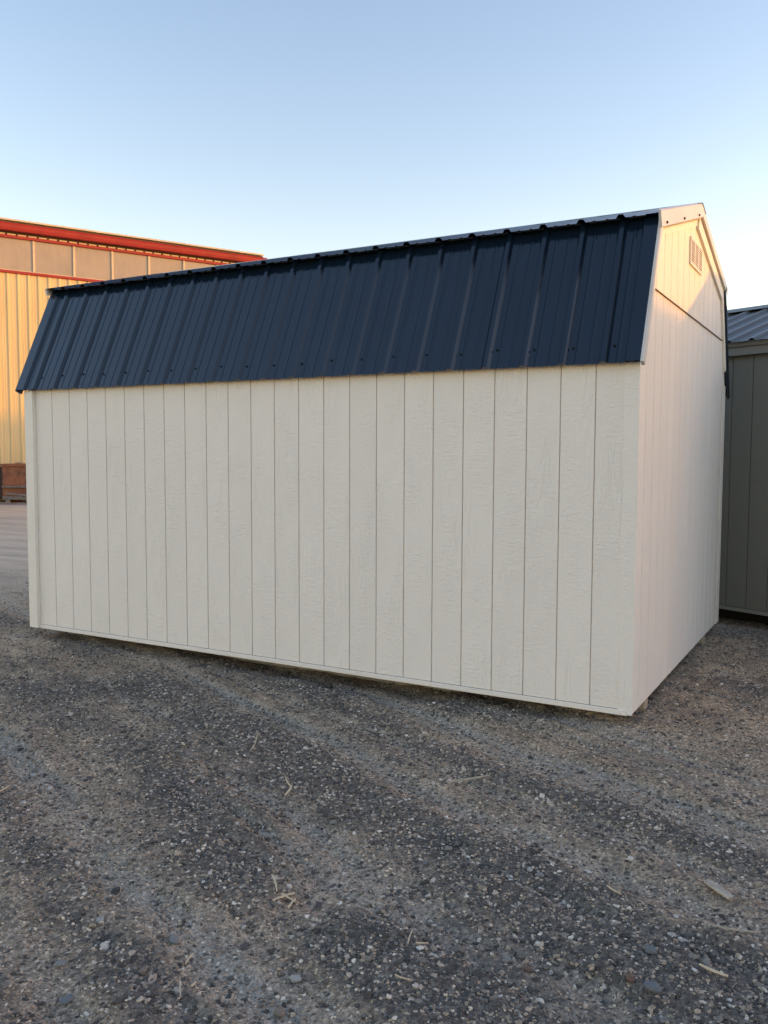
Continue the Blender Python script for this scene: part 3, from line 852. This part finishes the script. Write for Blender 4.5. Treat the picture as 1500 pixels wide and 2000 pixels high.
# sill trim, translucent panels with mullions, head trim
box('sill_trim', BX0, BX1, -0.075, 0.03, 6.925, 7.005, M_red, barn, MB_, bev=0.008)
box('sill_flashing', BX0, BX1, -0.045, 0.03, 7.007, 7.03, M_roofedge, barn, MB_)
x = 0.70-1.215*8
pm = mesh_of('p', *box_geo(0.03, 1.185, 0.02, 0.045, 7.03, 7.985), M_panel)
mm = mesh_of('m', *box_geo(-0.032, 0.032, -0.015, 0.05, 7.03, 7.985), M_roofedge)
while x < BX1:
    if x > BX0:
        put(bpy.data.objects.new('mullion', mm), barn, MB_ @ Matrix.Translation((x, 0, 0)))
        if x+1.2 < BX1: put(bpy.data.objects.new('window_panel', pm), barn, MB_ @ Matrix.Translation((x, 0, 0)))
    x += 1.215
box('head_trim', BX0, BX1, -0.06, 0.03, 7.988, 8.07, M_red, barn, MB_, bev=0.006)
box('eave_shade_strip', BX0, BX1, -0.01, 0.049, 8.072, 8.20, M_bdark, barn, MB_)  # dark strip in place of the shaded gap under the gutter
x = BX0+0.1                                   # tan closure pieces showing under the eave
cm = mesh_of('c', *box_geo(0.0, 0.235, -0.05, -0.012, 8.073, 8.112), M_roofedge)
while x < BX1-0.3:
    put(bpy.data.objects.new('eave_closure', cm), barn, MB_ @ Matrix.Translation((x, 0, 0))); x += 0.3048
# gutter in red: box gutter with folded lips
gp = [(-0.02, 8.385), (-0.30, 8.385), (-0.315, 8.36), (-0.30, 8.335), (-0.285, 8.25), (-0.255, 8.175), (-0.02, 8.175)]
V, F = extrude_geo(gp, lambda p, t: (t, p[0], p[1]), BX0, BX1+0.05)
obj('gutter', V, F, M_red, barn, MB_)
V, F = extrude_geo([(-0.27, 8.388), (-0.02, 8.388), (-0.02, 8.44), (-0.27, 8.43)], lambda p, t: (t, p[0], p[1]), BX0, BX1-0.1)
obj('eave_board', V, F, M_bdark, barn, MB_)
x = 0.54-0.985*10
while x < BX1-0.15:                            # roof panels, their front edges showing
    e = min(x+0.975, BX1-0.1)
    V, F = extrude_geo([(-0.33, 8.445), (7.0, 9.25), (7.0, 9.30), (-0.33, 8.495)], lambda p, t: (t, p[0], p[1]), x, e)
    obj('roof_panel', V, F, M_roofedge, barn, MB_)
    x += 0.985

# ------------------------------------------------------------------ concrete apron, dumpsters and timber in front of that building
def cam_pt(lat, dep): 
    q = Vector((CAM.x, CAM.y)) + CR*lat + CF*dep; return q
AP = math.radians(29.228+3.5)
M_conc = simple('pale_concrete', (0.55, 0.47, 0.40), 0.85, var=0.12, scale=1.5, bump=0.3, bscale=30)
c0 = cam_pt(-10.8, 25.6)
MA = Matrix.Translation((c0.x, c0.y, 0)) @ Matrix.Rotation(math.radians(62.6-25), 4, 'Z')
ap = box('concrete_apron', -8, 8, -1.7, 1.6, -0.14, -0.07, M_conc, None, MA, bev=0.01)
tag(ap, 'pale concrete apron in front of the tan metal building', 'pavement', kind='structure')

def rust_mat():
    m, n, l, p = new_mat('rust_brown_container_paint')
    tc = n.new('ShaderNodeTexCoord')
    a = N(n, 'ShaderNodeTexNoise', i_Scale=1.8, i_Detail=6.0, i_Roughness=0.65); l.new(tc.outputs['Object'], a.inputs['Vector'])
    b = N(n, 'ShaderNodeTexNoise', i_Scale=9.0, i_Detail=6.0); l.new(tc.outputs['Object'], b.inputs['Vector'])
    c = ramp(n, l, a.outputs[0], [(0.32, (0.10, 0.055, 0.04)), (0.48, (0.27, 0.10, 0.05)), (0.7, (0.36, 0.135, 0.065))])
    c = mixc(n, l, 0.6, c, ramp(n, l, b.outputs[0], [(0.3, g3(0.6)), (0.7, g3(1.3))]), 'MULTIPLY')
    l.new(c, p.inputs['Base Color']); p.inputs['Roughness'].default_value = 0.65
    return m
M_rust = rust_mat()
M_grey = simple('weathered_grey_timber', (0.20, 0.17, 0.15), 0.85, var=0.3, scale=9, bump=0.5)
M_scrap = simple('fresh_cut_timber', (0.55, 0.40, 0.25), 0.8, var=0.2)
d0 = cam_pt(-11.33, 25.6)
MDU = Matrix.Translation((d0.x, d0.y, -0.07)) @ Matrix.Rotation(math.radians(29.228+4), 4, 'Z')
du = root('dumpster', (d0.x, d0.y, -0.07), math.radians(29.228+4))
tag(du, 'rust-brown open steel dumpster below the tan metal wall, left of the cream shed', 'dumpster')
def tub(V, F, x0, x1, y0, y1, z0, z1, t=0.03):
    box_geo(x0, x1, y0, y0+t, z0, z1, V, F); box_geo(x0, x1, y1-t, y1, z0, z1, V, F)
    box_geo(x0, x0+t, y0+t, y1-t, z0, z1, V, F); box_geo(x1-t, x1, y0+t, y1-t, z0, z1, V, F)
    box_geo(x0+t, x1-t, y0+t, y1-t, z0, z0+t, V, F)
V, F = [], []; tub(V, F, 0.03, 2.6, 0, 1.25, 0.14, 1.12)
obj('body', V, F, M_rust, du, MDU)
V, F = [], []
for q in ((0.0, 2.63, -0.05, 0.05), (0.0, 2.63, 1.2, 1.3), (0.0, 0.08, 0.05, 1.2), (2.55, 2.63, 0.05, 1.2)): box_geo(*q, 1.10, 1.17, V, F)
obj('rim', V, F, M_rust, du, MDU)
box('side_rail', 0.03, 2.6, -0.09, -0.002, 0.46, 0.52, M_grey, du, MDU, bev=0.01)
for x in (0.86, 1.75): box('post', x, x+0.07, -0.07, -0.003, 0.14, 0.458, M_grey, du, MDU)
for x in (0.1, 2.45): box('foot', x, x+0.1, 0.1, 1.1, 0.0, 0.14, M_rust, du, MDU)
d1 = cam_pt(-13.6, 26.0)
MD1 = Matrix.Translation((d1.x, d1.y, -0.07)) @ Matrix.Rotation(math.radians(29.228+4), 4, 'Z')
du2 = root('dumpster', (d1.x, d1.y, -0.07), math.radians(29.228+4))
tag(du2, 'dark brown dumpster at the left edge of the picture', 'dumpster')
M_dkrust = simple('dark_brown_container_paint', (0.06, 0.032, 0.026), 0.7, var=0.3)
V, F = [], []; tub(V, F, 0, 2.26, 0, 1.3, 0.12, 1.08); obj('body', V, F, M_dkrust, du2, MD1)
V, F = [], []
for q in ((-0.03, 2.29, -0.05, 0.05), (-0.03, 2.29, 1.25, 1.35)): box_geo(*q, 1.09, 1.16, V, F)
obj('rim', V, F, M_rust, du2, MD1)
for x in (0.1, 2.1): box('foot', x, x+0.1, 0.1, 1.2, 0.0, 0.12, M_dkrust, du2, MD1)
# scrap timber sticking out of the dumpster
def beam(name, P, ln, w, t, rot, tilt, mat, label, cat='timber', group=None, bendy=0.0):
    V, F = [], []
    n_ = 5
    for i in range(n_+1):
        s_ = i/n_; x = (s_-0.5)*ln; b = bendy*ln*(4*(s_-0.5)**2); tw = (1-0.25*abs(s_-0.4)) if w > 0.025 else (0.45+0.55*min(1, 3*s_, 2.2*(1-s_)))*random.uniform(0.8, 1.1)
        k = len(V)
        V += [(x, -w/2*tw+b, -t/2), (x, w/2*tw+b, -t/2), (x, w/2*tw*0.9+b, t/2), (x, -w/2*tw*0.9+b, t/2)]
        if i: F += [tuple(k-4+j for j in q) for q in ((0, 1, 5, 4), (1, 2, 6, 5), (2, 3, 7, 6), (3, 0, 4, 7))]
    F += [(0, 3, 2, 1), tuple(len(V)-4+j for j in (0, 1, 2, 3))]
    mw = Matrix.Translation(P) @ Matrix.Rotation(rot, 4, 'Z') @ Matrix.Rotation(tilt, 4, 'Y')
    o = obj(name, V, F, mat, None, mw)
    tag(o, label, cat, group); return o
def dpt(x, y, z): return MDU @ Vector((x, y, z))
beam('scrap_timber', dpt(0.98, 0.35, 1.17), 0.42, 0.05, 0.03, AP, math.radians(42), M_scrap, 'pale cut timber leaning highest out of the rust-brown dumpster')
beam('scrap_timber', dpt(1.22, 0.5, 1.19), 0.5, 0.08, 0.03, AP+0.4, math.radians(-14), M_scrap, 'short pale offcut lying on the dumpster rim beside the cream shed')
beam('scrap_timber', dpt(0.62, 0.3, 1.18), 0.6, 0.09, 0.03, AP-0.1, math.radians(5), M_scrap, 'flat pale offcut lying along the top of the dumpster')
beam('plank', dpt(0.9, -0.32, 0.175), 1.5, 0.16, 0.10, AP-0.02, 0, M_grey, 'grey timber beam lying in front of the dumpster')
beam('plank', dpt(0.75, -0.35, 0.265), 1.0, 0.12, 0.05, AP+0.03, math.radians(5), M_grey, 'thin grey board tilted on top of the grey timber beam')
beam('plank', dpt(0.7, -0.6, 0.03), 2.4, 0.10, 0.05, AP, 0, M_grey, 'long low plank on the ground before the dumpster')
for x in (0.3, 1.25): beam('timber_block', dpt(x, -0.33, 0.06), 0.12, 0.14, 0.125, AP, 0, M_grey, 'small grey timber block under the beam, %s end' % ('left' if x < 1 else 'right'), 'block')

# ------------------------------------------------------------------ unseen tan blocks added outside the frame to keep the low sun off the yard
wh_c = Vector((-18.0, 14.0)) + SUN_H*72
lat = Vector((-SUN_H.y, SUN_H.x))
MWH = Matrix.Translation((wh_c.x, wh_c.y, 0)) @ Matrix.Rotation(math.atan2(lat.y, lat.x), 4, 'Z')
wh = root('far_sun_blocker', (wh_c.x, wh_c.y, -0.1), math.atan2(lat.y, lat.x))
tag(wh, 'long tan block added out of view to the right to keep the sun off the far yard', 'building')
WH = 6.9
def sun_blocker(r, mw, x0, x1, y0, y1, h):  # plain unseen block with roof and doors, added for its shadow
    box('wall', x0, x1, y0, y1, -0.1, h-0.25, M_tan, r, mw)
    V, F = extrude_geo([(y0-0.3, h-0.25), (y1+0.3, h-0.25), (y1+0.3, h), (y0-0.3, h)], lambda p, t: (t, p[0], p[1]), x0-0.1, x1+0.1)
    obj('roof', V, F, M_roofedge, r, mw)
    for k in range(3):
        xa = x0+(x1-x0)*(0.2+0.28*k)
        box('blocker_door', xa, xa+3.4, y1+0.002, y1+0.06, -0.1, min(4.0, h-1.2), M_white, r, mw)
sun_blocker(wh, MWH, -18.0, 24, -7, 7, WH)  # added block, shades the far yard and the foot of the tan building
ws_c = SUN_H*24
MWS = Matrix.Translation((ws_c.x, ws_c.y, 0)) @ Matrix.Rotation(math.atan2(lat.y, lat.x), 4, 'Z')
ws = root('near_sun_blocker', (ws_c.x-lat.x*14, ws_c.y-lat.y*14, -0.1), math.atan2(lat.y, lat.x))
tag(ws, 'low tan block added out of view to the right to shade the gable and near yard', 'building')
sun_blocker(ws, MWS, -34.0, 1.22, -5, 5, 2.34+19*math.tan(SUN_EL))  # added block, height set by where its shadow ends on the gable

# ------------------------------------------------------------------ wood splinters and larger pebbles lying on the yard
M_stick = simple('weathered_stick', (0.44, 0.38, 0.30), 0.85, var=0.25, scale=30, bump=0.5, bscale=200)
M_chip = simple('pale_wood_splinter', (0.66, 0.53, 0.36), 0.8, var=0.2, scale=30, bump=0.4, bscale=200)
STICKS = [
 ((-0.557,-1.274), (-0.407,-1.101), 0.013, 0.007, 0, 'long weathered lath lying flat before the right half of the long wall'),
 ((0.661,-1.666), (0.752,-1.732), 0.034, 0.009, 0, 'short flat board offcut on the gravel at the right edge'),
 ((0.725,-2.230), (0.808,-2.246), 0.015, 0.006, 1, 'pale curved wood strip near the lower right corner'),
 ((0.735,-2.013), (0.868,-1.964), 0.008, 0.006, 0, 'thin grey twig on the gravel close to the right edge'),
 ((-0.047,-2.720), (0.010,-2.732), 0.006, 0.004, 1, 'bright straw splinter at the bottom centre of the yard'),
 ((0.352,-1.875), (0.414,-1.913), 0.007, 0.005, 1, 'yellowish splinter lying left of the flat board offcut'),
 ((-0.723,-2.399), (-0.634,-2.489), 0.011, 0.005, 1, 'upright-pointing splinter of the splinter heap left of centre'),
 ((-0.624,-2.538), (-0.595,-2.447), 0.012, 0.005, 1, 'thickest splinter of the splinter heap left of centre'),
 ((-0.623,-2.490), (-0.560,-2.486), 0.009, 0.005, 1, 'short splinter crossing the splinter heap left of centre'),
 ((-0.558,-2.538), (-0.575,-2.471), 0.010, 0.005, 1, 'rightmost splinter of the splinter heap left of centre'),
 ((-1.224,-1.627), (-1.145,-1.694), 0.009, 0.005, 1, 'upper splinter of the pair in the middle of the yard'),
 ((-1.127,-1.758), (-1.143,-1.679), 0.013, 0.005, 1, 'lower splinter of the pair in the middle of the yard'),
 ((-2.247,-2.392), (-2.294,-2.303), 0.012, 0.006, 1, 'wood splinter at the left edge of the yard'),
 ((-0.649,-2.948), (-0.675,-2.885), 0.008, 0.005, 1, 'splinter touching the largest grey pebble from the right'),
 ((-0.529,-3.056), (-0.558,-2.999), 0.009, 0.005, 1, 'lowest splinter near the bottom left of the yard'),
 ((-0.599,-3.022), (-0.533,-3.093), 0.006, 0.004, 1, 'thin straw between two splinters at bottom left'),
 ((-0.087,-2.561), (-0.111,-2.483), 0.006, 0.004, 1, 'thin straw pointing at the shed, bottom centre'),
 ((-0.071,-2.533), (-0.039,-2.505), 0.007, 0.004, 1, 'tiny pale chip beside the thin straw, bottom centre'),
 ((-0.585,-0.785), (-0.486,-0.797), 0.007, 0.005, 0, 'small twig nearest to the long cream wall'),
 ((-1.593,-1.397), (-1.740,-1.150), 0.006, 0.004, 1, 'long thin bent straw in the upper left of the gravel'),
 ((-2.005,-1.474), (-1.967,-1.489), 0.016, 0.006, 1, 'bright wood chip in the upper left of the gravel'),
]
for (a, b, w, t, pale, lab) in STICKS:
    a, b = Vector(a), Vector(b); c = (a+b)/2; d = b-a
    za, zb = gz(a.x, a.y), gz(b.x, b.y)
    z = max(gz(c.x, c.y), (za+zb)/2)+t*0.9+0.009
    tilt = -math.atan2(zb-za, d.length)
    beam('wood_splinter' if pale else 'weathered_stick', (c.x, c.y, z), d.length, w*(0.75 if w < 0.03 else 1), t*0.7, math.atan2(d.y, d.x), tilt,
         M_chip if pale else M_stick, lab, 'splinter' if pale else 'stick', 'wood scraps lying on the gravel', random.uniform(-0.05, 0.07))

def pebble_mat(name, col):
    return simple(name, col, 0.75, var=0.22, scale=40, bump=0.4, bscale=150)
PM = [pebble_mat('pale_grey_pebble', (0.23, 0.225, 0.215)), pebble_mat('blue_grey_pebble', (0.15, 0.165, 0.18)),
      pebble_mat('tan_pebble', (0.22, 0.18, 0.14)), pebble_mat('white_pebble', (0.36, 0.355, 0.34)), pebble_mat('reddish_pebble', (0.17, 0.105, 0.08))]
def pebble_mesh(seed, mat):
    b = bmesh.new(); bmesh.ops.create_icosphere(b, subdivisions=2, radius=1.0)
    rnd = random.Random(seed); pl = []
    for i in range(7):
        v = Vector((rnd.gauss(0, 1), rnd.gauss(0, 1), rnd.gauss(0, 1))).normalized(); pl.append((v, rnd.uniform(0.55, 0.82)))
    sx, sy, sz = rnd.uniform(0.95, 1.25), rnd.uniform(0.7, 0.95), rnd.uniform(0.5, 0.7)
    for v in b.verts:
        for n_, d_ in pl:
            e = v.co.dot(n_)-d_
            if e > 0: v.co -= n_*e*0.9
        v.co = Vector((v.co.x*sx, v.co.y*sy, v.co.z*sz))
    me = bpy.data.meshes.new('pebble'); b.to_mesh(me); b.free(); me.materials.append(mat)
    return me
PEB = [
 (-0.767,-2.866,0.026,0,'largest pale grey pebble, lower left of the yard'), (0.630,-2.412,0.027,1,'oblong blue-grey pebble near the lower right corner'),
 (0.560,-2.389,0.018,4,'reddish pebble left of the oblong blue-grey pebble'), (0.113,-1.888,0.017,0,'pale pebble on the right half of the gravel windrow'),
 (0.201,-2.450,0.016,0,'grey pebble at bottom centre right'), (0.052,-2.463,0.016,2,'tan pebble at bottom centre'),
 (0.070,-1.880,0.014,3,'whitish pebble touching the pale pebble in the windrow'), (-0.104,-0.829,0.020,0,'lone pale pebble before the near corner of the cream shed'),
 (-0.795,-1.424,0.019,2,'tan pebble left of the long weathered lath'), (-2.356,-2.127,0.022,3,'whitish pebble at the far left of the yard'),
 (-1.057,-2.903,0.017,3,'white pebble left of the largest grey pebble'), (-0.320,-2.829,0.020,3,'white oval pebble at the bottom, left of centre'),
 (-0.964,-3.142,0.019,0,'grey pebble near the lower left corner'), (-0.720,-3.048,0.017,2,'tan pebble below the largest grey pebble'),
 (-0.264,-1.879,0.016,0,'pale pebble at the top of the gravel windrow'), (-0.806,-1.866,0.015,0,'small grey pebble in the middle of the yard'),
 (0.581,-2.219,0.020,1,'blue-grey pebble above the oblong one at lower right'), (-0.305,-1.999,0.014,1,'blue-grey pebble at the left end of the windrow'),
 (-0.822,-3.244,0.022,1,'blue-grey pebble at the bottom left'), (0.274,-2.469,0.014,4,'reddish pebble at bottom right of centre'),
 (-0.286,-2.369,0.014,2,'small tan pebble right of the splinter heap'), (-0.834,-1.675,0.014,2,'small tan pebble between the splinter pair and the lath'),
 (-0.276,-2.973,0.020,2,'tan pebble at the very bottom, left of centre'), (0.742,-2.188,0.017,0,'pale pebble beside the curved wood strip'),
]
for i, (x, y, r, k, lab) in enumerate(PEB):
    o = bpy.data.objects.new('pebble', pebble_mesh(100+i, PM[k]))
    put(o, None, Matrix.Translation((x, y, gz(x, y)+r*0.5)) @ Matrix.Rotation(random.uniform(0, 6.28), 4, 'Z') @ Matrix.Scale(r, 4))
    tag(o, lab, 'pebble', 'larger pebbles lying on the yard')
